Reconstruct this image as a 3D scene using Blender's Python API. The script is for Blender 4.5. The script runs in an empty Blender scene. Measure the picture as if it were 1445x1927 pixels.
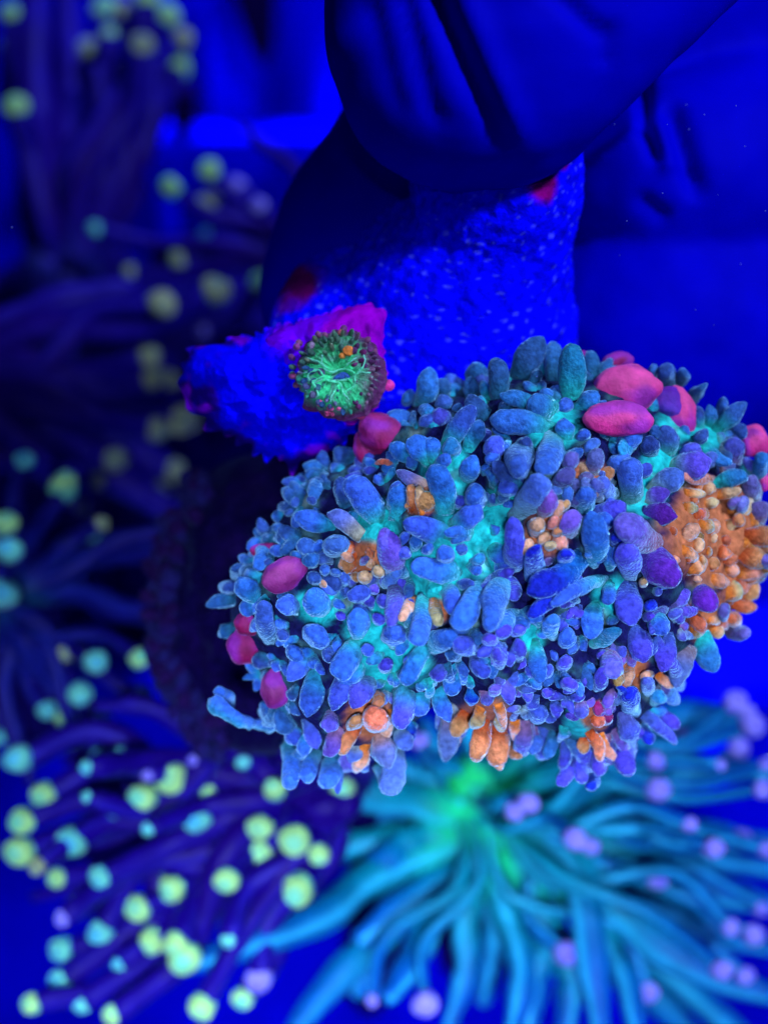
import bpy, bmesh, math, random
from mathutils import Vector, Matrix, Euler, noise
random.seed(7)
R = random.Random(11)
S = bpy.context.scene
COL = S.collection
# ------------------------------------------------------------------ camera
PITCH = math.radians(30)
FPX = 2676.0                       # focal length in pixels of the 1445-wide photograph
cam = bpy.data.cameras.new('camera')
camo = bpy.data.objects.new('camera', cam); COL.objects.link(camo)
camo.location = (0, 0, 0.24)
camo.rotation_euler = (math.pi/2 - PITCH, 0, 0)
cam.sensor_fit = 'HORIZONTAL'; cam.sensor_width = 36; cam.lens = FPX/1445*36
cam.clip_start = 0.005; cam.clip_end = 20
cam.dof.use_dof = True; cam.dof.focus_distance = 0.149; cam.dof.aperture_fstop = 17
S.camera = camo
MW = Matrix.Translation(camo.location) @ camo.rotation_euler.to_matrix().to_4x4()
M3 = MW.to_3x3()
# ------------------------------------------------------------------ world
W = bpy.data.worlds.new('World'); S.world = W; W.use_nodes = True
W.node_tree.nodes['Background'].inputs[0].default_value = (0.03, 0.02, 1.0, 1)
W.node_tree.nodes['Background'].inputs[1].default_value = 0.04
S.view_settings.view_transform = 'Standard'; S.view_settings.look = 'None'
S.view_settings.exposure = 0; S.view_settings.gamma = 1
# ------------------------------------------------------------------ aquarium LED panel and added fill lamps
def lamp(name, d, dist, size, power, target=(0, 0, -0.16), color=(0.6, 0.65, 1.0), spread=180):
    l = bpy.data.lights.new(name, 'AREA'); l.shape = 'DISK'; l.size = size; l.energy = power; l.color = color
    l.spread = math.radians(spread)
    o = bpy.data.objects.new(name, l); COL.objects.link(o)
    t = MW @ Vector(target); p = t + (M3 @ Vector(d).normalized())*dist
    o.location = p; o.rotation_euler = (t-p).to_track_quat('-Z', 'Y').to_euler()
    return o
lamp('led_panel', (0.52, 0.44, 0.73), 0.45, 0.05, 2.4)
lamp('front_fill', (0.02, 0.08, 0.95), 0.6, 0.06, 0.13, target=(-0.006, -0.075, -0.2), spread=20)  # unseen fill added in front to brighten rock, coral and lower torches

lamp('wall_fill', (0.05, 0.75, 0.35), 0.42, 0.10, 1.1, target=(-0.03, 0.10, -0.50), color=(0.25, 0.25, 1.0), spread=60)  # unseen lamp added to brighten the back wall
# ------------------------------------------------------------------ helpers
def P(x, y, d):                    # photograph pixel + depth along the lens axis -> world point
    return MW @ Vector(((x-722.5)/FPX*d, -(y-963.5)/FPX*d, -d))
def px(n, d): return n/FPX*d       # pixels -> metres at that depth
VIEW = (M3 @ Vector((0, 0, 1)))    # towards the camera
UP = (M3 @ Vector((0, 1, 0)))

def tag(o, label=None, cat=None, group=None, kind=None):
    if label: o['label'] = label
    if cat: o['category'] = cat
    if group: o['group'] = group
    if kind: o['kind'] = kind
    return o
def empty(name, loc, label, cat, group=None):
    o = bpy.data.objects.new(name, None); COL.objects.link(o); o.location = loc
    o.empty_display_size = 0.005
    return tag(o, label, cat, group)
def link(name, verts, faces, mat, parent=None, cols=None, origin=None, smooth=True):
    org = Vector(origin) if origin is not None else Vector((0, 0, 0))
    me = bpy.data.meshes.new(name)
    me.from_pydata([tuple(Vector(v)-org) for v in verts], [], faces)
    if cols is not None:
        a = me.color_attributes.new('Col', 'FLOAT_COLOR', 'POINT')
        flat = []
        for c in cols: flat += [c[0], c[1], c[2], 1.0]
        a.data.foreach_set('color', flat)
    if smooth: me.polygons.foreach_set('use_smooth', [True]*len(me.polygons))
    me.materials.append(mat)
    o = bpy.data.objects.new(name, me); COL.objects.link(o)
    place(o, parent, org)
    return o
def wloc(o):
    v = Vector(o.location)
    while o.parent: o = o.parent; v += Vector(o.location)
    return v
def place(o, parent, org):
    if parent:
        o.parent = parent; o.location = org - wloc(parent)
    else: o.location = org

def mat(name, rough=0.6, spec=0.15, sheen=0.0, tint=(0.3, 0.6, 1), col=None, mottle=0.25, mscale=900, bump=0.0, bscale=1500, coat=0, sss=0.0, gain=1.0):
    m = bpy.data.materials.new(name); m.use_nodes = True
    nt = m.node_tree; N = nt.nodes; L = nt.links; b = N['Principled BSDF']
    geo = N.new('ShaderNodeNewGeometry')
    if col is None:
        a = N.new('ShaderNodeAttribute'); a.attribute_name = 'Col'; csock = a.outputs['Color']
    else:
        a = N.new('ShaderNodeRGB'); a.outputs[0].default_value = (*col, 1); csock = a.outputs[0]
    n = N.new('ShaderNodeTexNoise'); n.inputs['Scale'].default_value = mscale; n.inputs['Detail'].default_value = 4
    L.new(geo.outputs['Position'], n.inputs['Vector'])
    mr = N.new('ShaderNodeMapRange'); mr.inputs[1].default_value = 0.3; mr.inputs[2].default_value = 0.7
    mr.inputs[3].default_value = gain*(1-mottle); mr.inputs[4].default_value = gain*(1+mottle)
    L.new(n.outputs['Fac'], mr.inputs[0])
    mx = N.new('ShaderNodeVectorMath'); mx.operation = 'SCALE'
    L.new(csock, mx.inputs[0]); L.new(mr.outputs[0], mx.inputs['Scale'])
    L.new(mx.outputs[0], b.inputs['Base Color'])
    b.inputs['Roughness'].default_value = rough
    b.inputs['Specular IOR Level'].default_value = spec
    b.inputs['Sheen Weight'].default_value = sheen
    b.inputs['Sheen Tint'].default_value = (*tint, 1)
    b.inputs['Sheen Roughness'].default_value = 0.24
    b.inputs['Coat Weight'].default_value = coat
    if sss:
        b.inputs['Subsurface Weight'].default_value = sss
        b.inputs['Subsurface Radius'].default_value = (0.6, 0.6, 1)
        b.inputs['Subsurface Scale'].default_value = 0.0015
    if bump:
        n2 = N.new('ShaderNodeTexNoise'); n2.inputs['Scale'].default_value = bscale; n2.inputs['Detail'].default_value = 3
        L.new(geo.outputs['Position'], n2.inputs['Vector'])
        bp = N.new('ShaderNodeBump'); bp.inputs['Strength'].default_value = bump; bp.inputs['Distance'].default_value = 0.0004
        L.new(n2.outputs['Fac'], bp.inputs['Height']); L.new(bp.outputs[0], b.inputs['Normal'])
    return m
M = {
  'flesh': mat('polyp_flesh', 0.7, 0.06, 1.0, (0.32, 0.75, 1.0), mottle=0.38, mscale=1500, bump=0.8, bscale=3200, gain=0.70, sss=0.35),
 'body': mat('coral_body', 0.75, 0.05, 0.06, (0.2, 0.4, 1.0), mottle=0.4, mscale=900, bump=0.8, bscale=2200, gain=0.66),
 'bubble': mat('bubble_skin', 0.55, 0.10, 0.35, (0.7, 0.3, 0.9), mottle=0.3, mscale=500, bump=0.5, bscale=2500, gain=0.72),
 'torch': mat('torch_tentacle', 0.5, 0.08, 0.08, (0.1, 0.4, 1.0), mottle=0.15, mscale=300, gain=0.66),
 'tip': mat('torch_tip', 0.5, 0.10, 0.4, (0.6, 0.9, 0.4), mottle=0.12, mscale=700, gain=0.76),
 'rock': mat('rock_crust', 0.85, 0.03, 0, mottle=0.12, mscale=500, bump=0.45, bscale=2200),
 'plug': mat('plug_ceramic', 0.85, 0.03, 0, mottle=0.3, mscale=700, bump=0.6, bscale=2500),
 'glove': mat('glove_rubber', 0.65, 0.015, 0, col=(0.0, 0.0, 0.47), mottle=0.10, mscale=120, bump=0.06, bscale=900),
 'green': mat('green_polyp', 0.5, 0.2, 0.3, (0.4, 0.8, 0.6), mottle=0.4, mscale=1800, bump=0.5, bscale=4000, gain=0.75),
 'floor': mat('tank_floor', 0.8, 0.02, 0, col=(0.0, 0.0, 0.42), mottle=0.45, mscale=12, bump=0.3, bscale=300),
 'wall': mat('tank_wall', 0.6, 0.02, 0, col=(0.0, 0.0, 0.6), mottle=0.3, mscale=9),
 'white': mat('white_acrylic', 0.5, 0.02, 0, col=(0.0, 0.0, 0.95), mottle=0.1, mscale=30),
 'dark': mat('dark_plastic', 0.6, 0.02, 0, col=(0.004, 0.0, 0.05), mottle=0.3, mscale=60),
 'stone': mat('coral_skeleton', 0.9, 0.02, 0, col=(0.004, 0.002, 0.07), mottle=0.4, mscale=200, bump=0.8, bscale=700),
}

def lerp(a, b, t): return a + (b-a)*t
def lc(a, b, t): return tuple(a[i]+(b[i]-a[i])*t for i in range(3))
def ss(a, b, x):
    t = max(0, min(1, (x-a)/(b-a))); return t*t*(3-2*t)
def catmull(pts, n):
    pts = [Vector(p) for p in pts]
    if len(pts) == 2: return [pts[0].lerp(pts[1], i/n) for i in range(n+1)]
    q = [pts[0]*2-pts[1]] + pts + [pts[-1]*2-pts[-2]]
    out = []; segs = len(pts)-1
    for i in range(n+1):
        f = i/n*segs; k = min(int(f), segs-1); t = f-k
        p0, p1, p2, p3 = q[k:k+4]
        out.append(0.5*((2*p1)+(p2-p0)*t+(2*p0-5*p1+4*p2-p3)*t*t+(3*p1-p0-3*p2+p3)*t**3))
    return out
def sweep(path, radii, ns=12, flat=1.0, ref=None, cap=True):
    """tube round a path; returns verts, faces, (t, angle) of every vertex"""
    n = len(path); V = []; F = []; A = []
    T = []
    for i in range(n):
        a = path[max(0, i-1)]; b = path[min(n-1, i+1)]; T.append((b-a).normalized())
    r = ref if ref is not None else VIEW
    u = (r - T[0]*r.dot(T[0]))
    if u.length < 1e-4: u = T[0].orthogonal()
    u.normalize()
    for i in range(n):
        u = (u - T[i]*u.dot(T[i])); u.normalize(); w = T[i].cross(u)
        for k in range(ns):
            an = 2*math.pi*k/ns
            V.append(path[i] + (u*math.cos(an)*flat + w*math.sin(an))*radii[i]); A.append((i/(n-1), an))
    for i in range(n-1):
        for k in range(ns):
            F.append((i*ns+k, i*ns+(k+1) % ns, (i+1)*ns+(k+1) % ns, (i+1)*ns+k))
    if cap:
        F.append(tuple(range(ns-1, -1, -1))); F.append(tuple((n-1)*ns+k for k in range(ns)))
    return V, F, A
def lump(V, amp, sc, seed=0, c=None):
    """push verts by 3-D noise"""
    off = Vector((seed*3.7, seed*1.3, seed*7.1)); out = []
    for v in V:
        out.append(v + noise.noise_vector(v*sc+off)*amp)
    return out

# ------------------------------------------------------------------ tank: floor, wall, rack
def box(name, p0, p1, m, parent=None, bev=0.0):
    """axis box between two world corners"""
    bm = bmesh.new(); bmesh.ops.create_cube(bm, size=1)
    c = (Vector(p0)+Vector(p1))/2; s = Vector([abs(p1[i]-p0[i]) for i in range(3)])
    for v in bm.verts: v.co = Vector((v.co.x*s.x, v.co.y*s.y, v.co.z*s.z))
    if bev: bmesh.ops.bevel(bm, geom=bm.edges[:], offset=bev, segments=3, affect='EDGES', profile=0.5)
    me = bpy.data.meshes.new(name); bm.to_mesh(me); bm.free(); me.materials.append(m)
    me.polygons.foreach_set('use_smooth', [False]*len(me.polygons))
    o = bpy.data.objects.new(name, me); COL.objects.link(o); place(o, parent, c); return o
def grid(name, nx, ny, f, m):
    V = [f(i/nx, j/ny) for j in range(ny+1) for i in range(nx+1)]
    F = [(j*(nx+1)+i, j*(nx+1)+i+1, (j+1)*(nx+1)+i+1, (j+1)*(nx+1)+i) for j in range(ny) for i in range(nx)]
    return link(name, V, F, m)
WALL_Y = 0.52
tag(grid('tank_floor', 60, 60, lambda u, v: Vector((lerp(-0.6, 0.6, u), lerp(-0.2, WALL_Y, v), 0.004*noise.noise(Vector((u*14, v*14, 0))))), M['floor']), kind='structure')
tag(grid('tank_wall', 4, 4, lambda u, v: Vector((lerp(-0.6, 0.6, u), WALL_Y, lerp(-0.02, 0.5, v))), M['wall']), kind='structure')
def onwall(x, y, Y):               # point of a pixel's ray on the plane Y
    a = P(x, y, 1.0) - camo.location
    return camo.location + a*(Y/a.y)
a = onwall(130, 236, 0.47); b = onwall(700, 272, 0.47)
rk = empty('frag_rack', (a.x, 0.47, a.z), 'bright white acrylic rack bar on posts before the back wall', 'rack')
box('bar', (a.x, 0.455, b.z), (b.x+0.05, 0.475, a.z), M['white'], rk, 0.001)
for x0, x1 in ((288, 318), (596, 640)):
    p = onwall(x0, 250, 0.478); q = onwall(x1, 250, 0.478)
    box('post', (p.x, 0.4765, 0.0), (q.x, 0.484, 0.32), M['white'], rk, 0.001)
p = onwall(380, -40, 0.49); q = onwall(470, 232, 0.49)
box('back_plate', (p.x, 0.487, q.z), (q.x, 0.493, p.z), M['white'], rk, 0.001)
# dark wedge and dark block before the wall
p = [onwall(x, y, 0.47) for x, y in ((430, -40), (515, -40), (512, 95), (500, 128), (470, 90))]
V = [v.copy() for v in p] + [v + Vector((0, 0.012, 0)) for v in p]
F = [(0, 1, 2, 3, 4), (9, 8, 7, 6, 5)] + [(i, i+5, (i+1) % 5+5, (i+1) % 5) for i in range(5)]
tag(link('wedge', V, F, M['dark'], origin=p[0], smooth=False), 'dark pointed wedge hanging before the bright back panel', 'equipment')
p = onwall(322, 152, 0.465); q = onwall(375, 230, 0.465)
tag(box('block', (p.x, 0.456, q.z), (q.x, 0.468, p.z), M['dark'], None, 0.002), 'small dark block standing on the white rack bar', 'equipment')
# dark rocks on the tank floor behind the corals
def rock_lump(name, c, r, m, label, cat, seed, amp=0.35, group=None):
    bm = bmesh.new(); bmesh.ops.create_icosphere(bm, subdivisions=4, radius=1)
    V = []
    for v in bm.verts:
        n = noise.fractal(v.co*1.6+Vector((seed*5, 0, 0)), 1.0, 2.0, 5)
        V.append(Vector((v.co.x*r[0], v.co.y*r[1], v.co.z*r[2]))*(1+amp*n)+c)
    F = [[x.index for x in f.verts] for f in bm.faces]; bm.free()
    return tag(link(name, V, F, m, origin=c), label, cat, group)
rock_lump('rock', P(470, 640, 0.50), (0.05, 0.03, 0.035), M['stone'], 'dark rock low on the tank floor behind the rack', 'rock', 1)
rock_lump('rock', P(150, 760, 0.42), (0.05, 0.03, 0.05), M['stone'], 'dark rock behind the dim left torch coral', 'rock', 2)

# ------------------------------------------------------------------ torch corals
TORCH = {
 'indigo': dict(a=(0.01, 0.01, 0.20), b=(0.012, 0.0006, 0.18), c=(0.010, 0.001, 0.25), highlight=(0.02, 0.015, 0.45)),
  'teal':  dict(a=(0.01, 0.80, 0.30), b=(0.0, 0.24, 0.32), c=(0.0, 0.11, 0.46), highlight=(0.03, 0.62, 0.95)),
 'violet': dict(a=(0.02, 0.03, 0.30), b=(0.014, 0.001, 0.22), c=(0.008, 0.001, 0.30), highlight=(0.03, 0.02, 0.55)),
 'blue': dict(a=(0.01, 0.12, 0.20), b=(0.004, 0.008, 0.20), c=(0.006, 0.003, 0.18), highlight=(0.015, 0.03, 0.40)),
}
TIPC = {'green': ((0.12, 0.72, 0.48), (0.46, 0.95, 0.26)), 'cyan': ((0.05, 0.50, 0.75), (0.18, 0.85, 0.55)),
        'lav': ((0.15, 0.14, 0.85), (0.30, 0.30, 0.95)), 'shaded_green': ((0.20, 0.38, 0.30), (0.38, 0.50, 0.22))}  # last pair: tip green dulled, shade painted into the pigment
def tentacle(root, path, w0, w1, pal, tip=None, tipd=0, n=22, highlight_at=None):
    pts = catmull(path, n)
    k = len(pts)
    ph = R.uniform(0, 6)
    rad = [lerp(w0, w1, i/(k-1))*(1+0.07*math.sin(i*0.9+ph))/2 for i in range(k)]
    rad[-1] *= 0.75
    if not tip:
        for i in range(k): rad[i] *= lerp(1.0, 0.66, ss(0.7, 1.0, i/(k-1)))
    V, F, A = sweep(pts, rad, 12)
    V = lump(V, w0*0.05, 0.6/w0, R.random()*9)
    sa = R.uniform(-0.9, 0.9) if highlight_at is None else highlight_at
    cols = []
    for t, an in A:
        c = lc(pal['a'], pal['b'], ss(0.0, 0.26, t)); c = lc(c, pal['c'], ss(0.3, 0.9, t))
        d = abs((an-sa+math.pi) % (2*math.pi)-math.pi)
        c = lc(c, pal['highlight'], 0.8*(1-ss(0.0, 0.42, d)))  # pale ridge highlight painted along the side towards the camera
        cols.append(c)
    o = link('tentacle', V, F, M['torch'], root, cols, origin=pts[0])
    if tip:
        d = (pts[-1]-pts[-3]).normalized()
        r = tipd/2
        d = (d*0.35 + VIEW*R.uniform(0.4, 1.0) + UP*R.uniform(-0.2, 0.5)).normalized()
        c0 = pts[-1]
        prof = [(-math.cos(q/18*math.pi)*(0.92 if q > 9 else 1.05), max(0.06, math.sin(q/18*math.pi)**0.85)) for q in range(19)]
        st = R.uniform(0.9, 1.35); pa = [c0 + d*r*z*st for z, _ in prof]; ra = [r*q for _, q in prof]
        V, F, A = sweep(pa, ra, 24, flat=R.uniform(0.88, 1.0), ref=UP)
        V = lump(V, r*0.22, 0.7/r, R.random()*9)
        ca, cb = TIPC[tip]; vv = R.uniform(0.0, 0.5)
        cols = []
        for t, an in A:
            ring = math.exp(-((t-0.70)/0.13)**2)
            c = lc(ca, cb, vv+(1-vv)*ring)
            cols.append(c)
        link('tip', V, F, M['tip'], o, cols, origin=c0)
    return o
def torch(label, c, pal, tips, depth, w, extra=(), group='torch corals in the tank behind', spreadz=0.02, bend=0.12, stem=True, w1f=0.72, discr=70, tipfwd=0.0):
    cx, cy = c
    cd = depth
    root = empty('torch_coral', P(cx, cy, cd), label, 'coral', group)
    pal = TORCH[pal]
    # oral disc
    bm = bmesh.new(); bmesh.ops.create_icosphere(bm, subdivisions=4, radius=px(discr, cd))
    V = [P(cx, cy, cd+0.004)+v.co+noise.noise_vector(v.co*400)*px(discr, cd)*0.25 for v in bm.verts]
    F = [[q.index for q in f.verts] for f in bm.faces]; bm.free()
    cols = [lc(pal['a'], pal['b'], ss(-0.3, 0.5, noise.noise(v*250))) for v in V]
    link('oral_disc', V, F, M['torch'], root, cols, origin=P(cx, cy, cd))
    if stem:
        p0 = P(cx, cy, cd+0.006); p1 = Vector((p0.x+0.004, p0.y+0.03, 0.0))
        pts = catmull([p0, (p0+p1)/2+Vector((0.004, 0.01, 0)), p1], 14)
        V, F, A = sweep(pts, [px(discr, cd)*lerp(0.85, 1.05, i/14) for i in range(15)], 18)
        link('stem', lump(V, 0.0018, 180, 3), F, M['stone'], root, origin=p0)
    for (x, y, dd, kind) in tips:
        td = depth + R.uniform(-spreadz, spreadz)*0.6 - tipfwd
        L = math.hypot(x-cx, y-cy)
        nx, ny = -(y-cy)/max(L, 1), (x-cx)/max(L, 1)
        bb = R.uniform(-bend, bend)*L
        sx = cx+(x-cx)*0.08; sy = cy+(y-cy)*0.08
        md = (cd+td)/2 - R.uniform(0.0, 0.008)
        path = [P(sx, sy, cd), P(cx+(x-cx)*0.38+nx*bb, cy+(y-cy)*0.38+ny*bb, md+0.003), P(cx+(x-cx)*0.72-nx*bb*0.5, cy+(y-cy)*0.72-ny*bb*0.5, (md+td)/2+0.004), P(x, y, td)]
        ww = px(w*R.uniform(0.85, 1.15), td)
        tentacle(root, path, ww, ww*w1f, pal, kind, px(dd, td))
    for path, ew, dz in extra:
        pp = [P(x, y, cd+dz*i/(len(path)-1)) for i, (x, y) in enumerate(path)]
        tentacle(root, pp, px(ew, cd), px(ew*0.8, cd), pal, n=26, highlight_at=R.uniform(-0.7, 0.7))
    return root

# A: dim torch, top left
torch('dim torch coral with tall dark tentacles rising at top left', (120, 520), 'violet',
      [(x, y, d, 'shaded_green' if k else 'green') for x, y, d, k in
       ((22, 32, 44, 0), (18, 95, 48, 0), (30, 200, 48, 0), (170, 102, 56, 1), (200, 22, 54, 0), (205, 64, 34, 0), (278, 4, 46, 0), (316, 30, 46, 0), (342, 75, 42, 1), (340, 126, 38, 0), (268, 84, 46, 1), (232, 22, 40, 1), (150, 305, 28, 0))],
      0.33, 62, spreadz=0.03, extra=[([(120, 520), (190, 380), (195, 240), (180, 120)], 64, -0.01), ([(130, 520), (240, 330), (285, 220), (292, 110)], 60, 0.0), ([(90, 520), (70, 300), (60, 100), (70, -60)], 90, 0.0), ([(100, 520), (120, 320), (130, 140), (120, -60)], 80, 0.01)])
# E: dim torch behind the gloved finger
torch('dim torch coral half hidden behind the dark gloved finger', (590, 500), 'violet',
      [(394, 322, 42, 'green'), (320, 352, 40, 'green'), (392, 380, 42, 'shaded_green'), (446, 350, 36, 'lav'), (488, 386, 32, 'lav'), (502, 430, 48, 'green'), (490, 478, 44, 'green'), (488, 530, 40, 'green'),
       (180, 432, 32, 'cyan'), (388, 444, 30, 'cyan'), (334, 486, 36, 'shaded_green'), (246, 511, 30, 'shaded_green'), (384, 624, 28, 'lav')],
      0.31, 36, extra=[([(600, 470), (560, 325), (500, 275), (450, 235)], 26, 0.0)])
# B: dim torch, left middle
torch('dim torch coral with long dark tentacles reaching right at mid left', (-130, 730), 'violet',
      [(305, 573, 58, 'shaded_green'), (355, 575, 54, 'shaded_green'), (406, 546, 58, 'shaded_green'), (280, 672, 48, 'shaded_green'), (284, 716, 50, 'shaded_green'), (318, 712, 40, 'shaded_green'), (298, 806, 50, 'shaded_green'), (345, 792, 62, 'shaded_green'),
       (217, 865, 48, 'shaded_green'), (327, 886, 46, 'shaded_green'), (292, 930, 56, 'shaded_green'), (178, 905, 36, 'shaded_green'), (338, 975, 50, 'shaded_green'), (152, 950, 34, 'shaded_green')],
      0.29, 66, extra=[([(-120, 720), (60, 620), (200, 590)], 80, 0.0), ([(-120, 740), (40, 720), (220, 760)], 80, 0.0), ([(-120, 700), (60, 590), (260, 540)], 80, 0.01)])
# F: left torch with cyan tips
torch('torch coral at the left edge with cyan tips and blue tentacles', (-6, 1125), 'blue',
      [(46, 866, 40, 'cyan'), (121, 912, 54, 'green'), (10, 985, 52, 'green'), (18, 1036, 50, 'cyan'), (8, 1117, 58, 'cyan'), (170, 1002, 36, 'cyan'), (190, 985, 30, 'shaded_green'),
       (180, 1246, 45, 'cyan'), (263, 1238, 45, 'green'), (152, 1305, 45, 'cyan'), (262, 1316, 54, 'green'), (88, 1336, 36, 'cyan'), (127, 1350, 48, 'green'), (152, 1342, 34, 'cyan'), (186, 1353, 38, 'cyan'), (132, 1383, 52, 'green'), (172, 1384, 38, 'cyan'), (196, 1423, 44, 'cyan'), (-4, 1385, 40, 'cyan'), (124, 1228, 34, 'shaded_green')],
      0.235, 40, extra=[([(0, 1130), (22, 1200), (8, 1300), (60, 1480)], 52, 0.0), ([(10, 1120), (120, 1080), (220, 1020), (310, 1000)], 44, 0.0), ([(10, 1130), (80, 1180), (110, 1250), (140, 1330)], 46, 0.01), ([(20, 1120), (140, 1110), (240, 1150), (380, 1150)], 60, 0.02), ([(20, 1110), (160, 1050), (300, 1040), (400, 1030)], 50, 0.02)], discr=46)
# C: lower-left torch with bright green tips
TC = [(75, 495, 110, 'cyan'), (172, 630, 112, 'green'), (88, 730, 112, 'green'), (78, 845, 115, 'green'), (275, 805, 118, 'cyan'), (212, 945, 80, 'green'), (380, 940, 90, 'cyan'), (535, 645, 110, 'green'),
      (648, 570, 132, 'green'), (738, 720, 112, 'cyan'), (790, 635, 76, 'green'), (1035, 610, 90, 'green'), (1290, 605, 96, 'green'), (978, 755, 95, 'green'), (985, 845, 105, 'green'), (1110, 805, 124, 'green'),
      (1200, 855, 84, 'green'), (1120, 990, 120, 'green'), (852, 955, 95, 'green'), (935, 1030, 86, 'green'), (612, 890, 104, 'green'), (648, 985, 104, 'green'), (522, 1060, 104, 'green'), (378, 1150, 100, 'cyan'),
      (232, 1215, 95, 'cyan'), (230, 1335, 102, 'cyan'), (572, 1185, 104, 'green'), (660, 1190, 90, 'green'), (690, 1245, 128, 'green'), (425, 1460, 84, 'green'), (760, 1430, 108, 'green'), (915, 1400, 80, 'green'),
      (915, 510, 60, 'cyan'), (240, 1095, 66, 'lav'), (330, 530, 54, 'cyan'), (730, 500, 46, 'lav'), (555, 1330, 56, 'lav'), (975, 1325, 94, 'lav'), (140, 900, 70, 'shaded_green'), (450, 470, 50, 'cyan'), (560, 760, 56, 'cyan'), (430, 700, 50, 'cyan'), (330, 640, 50, 'cyan'), (450, 1270, 56, 'cyan'), (120, 1420, 80, 'green'), (310, 1420, 70, 'cyan'), (800, 860, 56, 'cyan'), (560, 560, 50, 'lav'), (860, 1180, 60, 'cyan')]
torch('torch coral at lower left with bright yellow green ball tips', (640, 1440), 'indigo',
      [(x/2, 1180+y/2, d/2, k) for x, y, d, k in TC], 0.228, 60, bend=0.2, tipfwd=0.014, spreadz=0.012,
      extra=[([(600, 1420), (420, 1400), (280, 1330), (180, 1330)], 44, 0.0), ([(600, 1450), (400, 1500), (220, 1480), (60, 1500)], 46, 0.006), ([(600, 1460), (420, 1570), (240, 1580), (100, 1620)], 46, 0.006), ([(600, 1470), (420, 1650), (260, 1640), (60, 1690)], 46, 0.01), ([(600, 1480), (480, 1680), (300, 1720), (120, 1790)], 44, 0.01), ([(590, 1400), (400, 1440), (260, 1440), (120, 1430)], 46, 0.01)])
# D: right torch, teal with lavender tips
TD = [(1325, 80, 84), (1370, 125, 70), (1385, 170, 84), (1140, 205, 60), (1335, 255, 84), (1270, 310, 40), (1440, 310, 56), (1425, 400, 75), (1035, 295, 65), (1045, 400, 86), (568, 448, 80), (520, 480, 70),
      (738, 582, 78), (798, 608, 64), (1160, 528, 60), (1150, 580, 88), (1245, 615, 76), (1345, 580, 82), (1440, 620, 66), (1045, 725, 84), (1310, 905, 60), (1390, 930, 80), (1275, 1060, 78), (1365, 1080, 68), (708, 1000, 96), (1010, 1140, 75), (195, 1185, 92), (172, 220, 66), (1420, 835, 60), (0, 1170, 50)]
TDx = [([(330, 560), (210, 690), (60, 880), (-60, 1150)], 84), ([(425, 590), (330, 690), (120, 830), (-60, 960)], 78), ([(330, 570), (280, 560), (150, 520), (-40, 480)], 70), ([(380, 640), (455, 820), (455, 980), (400, 1180)], 84),
       ([(420, 640), (500, 900), (545, 1080), (510, 1320)], 74), ([(480, 520), (590, 670), (640, 820), (655, 930)], 80), ([(560, 540), (740, 650), (790, 930), (835, 1300)], 88), ([(640, 640), (850, 950), (930, 1100), (970, 1300)], 72),
       ([(600, 520), (830, 760), (1100, 1010), (1480, 1160)], 92), ([(600, 500), (840, 640), (1180, 880), (1480, 980)], 84), ([(520, 440), (760, 440), (1080, 610), (1480, 700)], 92), ([(460, 420), (620, 350), (800, 300), (980, 260)], 56),
       ([(520, 430), (860, 380), (1100, 330), (1480, 340)], 86), ([(330, 620), (220, 860), (150, 1020), (60, 1170)], 76), ([(380, 680), (340, 880), (345, 1060), (280, 1280)], 64), ([(520, 620), (640, 940), (590, 1080), (560, 1300)], 88),
       ([(300, 560), (120, 610), (40, 680), (-120, 790)], 78), ([(500, 420), (800, 230), (1060, 140), (1340, 130)], 80), ([(560, 460), (900, 470), (1200, 560), (1480, 600)], 76), ([(320, 420), (200, 380), (80, 340), (-60, 330)], 84),
       ([(330, 440), (260, 320), (220, 220), (180, 150)], 66), ([(300, 480), (60, 420), (-240, 420), (-480, 490)], 78), ([(300, 600), (0, 720), (-220, 880), (-720, 1060)], 70), ([(280, 560), (-60, 600), (-260, 660), (-420, 680)], 60),
       ([(560, 500), (900, 620), (1200, 760), (1480, 830)], 84), ([(420, 400), (380, 300), (360, 200), (330, 100)], 70), ([(440, 400), (520, 280), (560, 200), (640, 100)], 60), ([(540, 560), (780, 860), (1040, 1160), (1180, 1320)], 80),
       ([(520, 600), (700, 1000), (720, 1150), (700, 1320)], 70), ([(640, 600), (960, 960), (1200, 1180), (1400, 1330)], 80), ([(290, 640), (60, 900), (-120, 1080), (-300, 1300)], 70)]
torch('teal torch coral at lower right with thick radiating tentacles and lavender tips', (885, 1500), 'teal',
      [(700+x*.5156, 1280+y*.5156, d*.5156, 'lav') for x, y, d in TD], 0.244, 30, w1f=0.8, bend=0.16, discr=84, tipfwd=0.020,
      extra=[([(700+x*.5156, 1280+y*.5156) for x, y in pth], w*(.98 if pth[-1][0] < 60 else .84), -0.030 if pth[-1][0] < -600 else R.uniform(-0.026, 0.010)) for pth, w in TDx])

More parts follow.
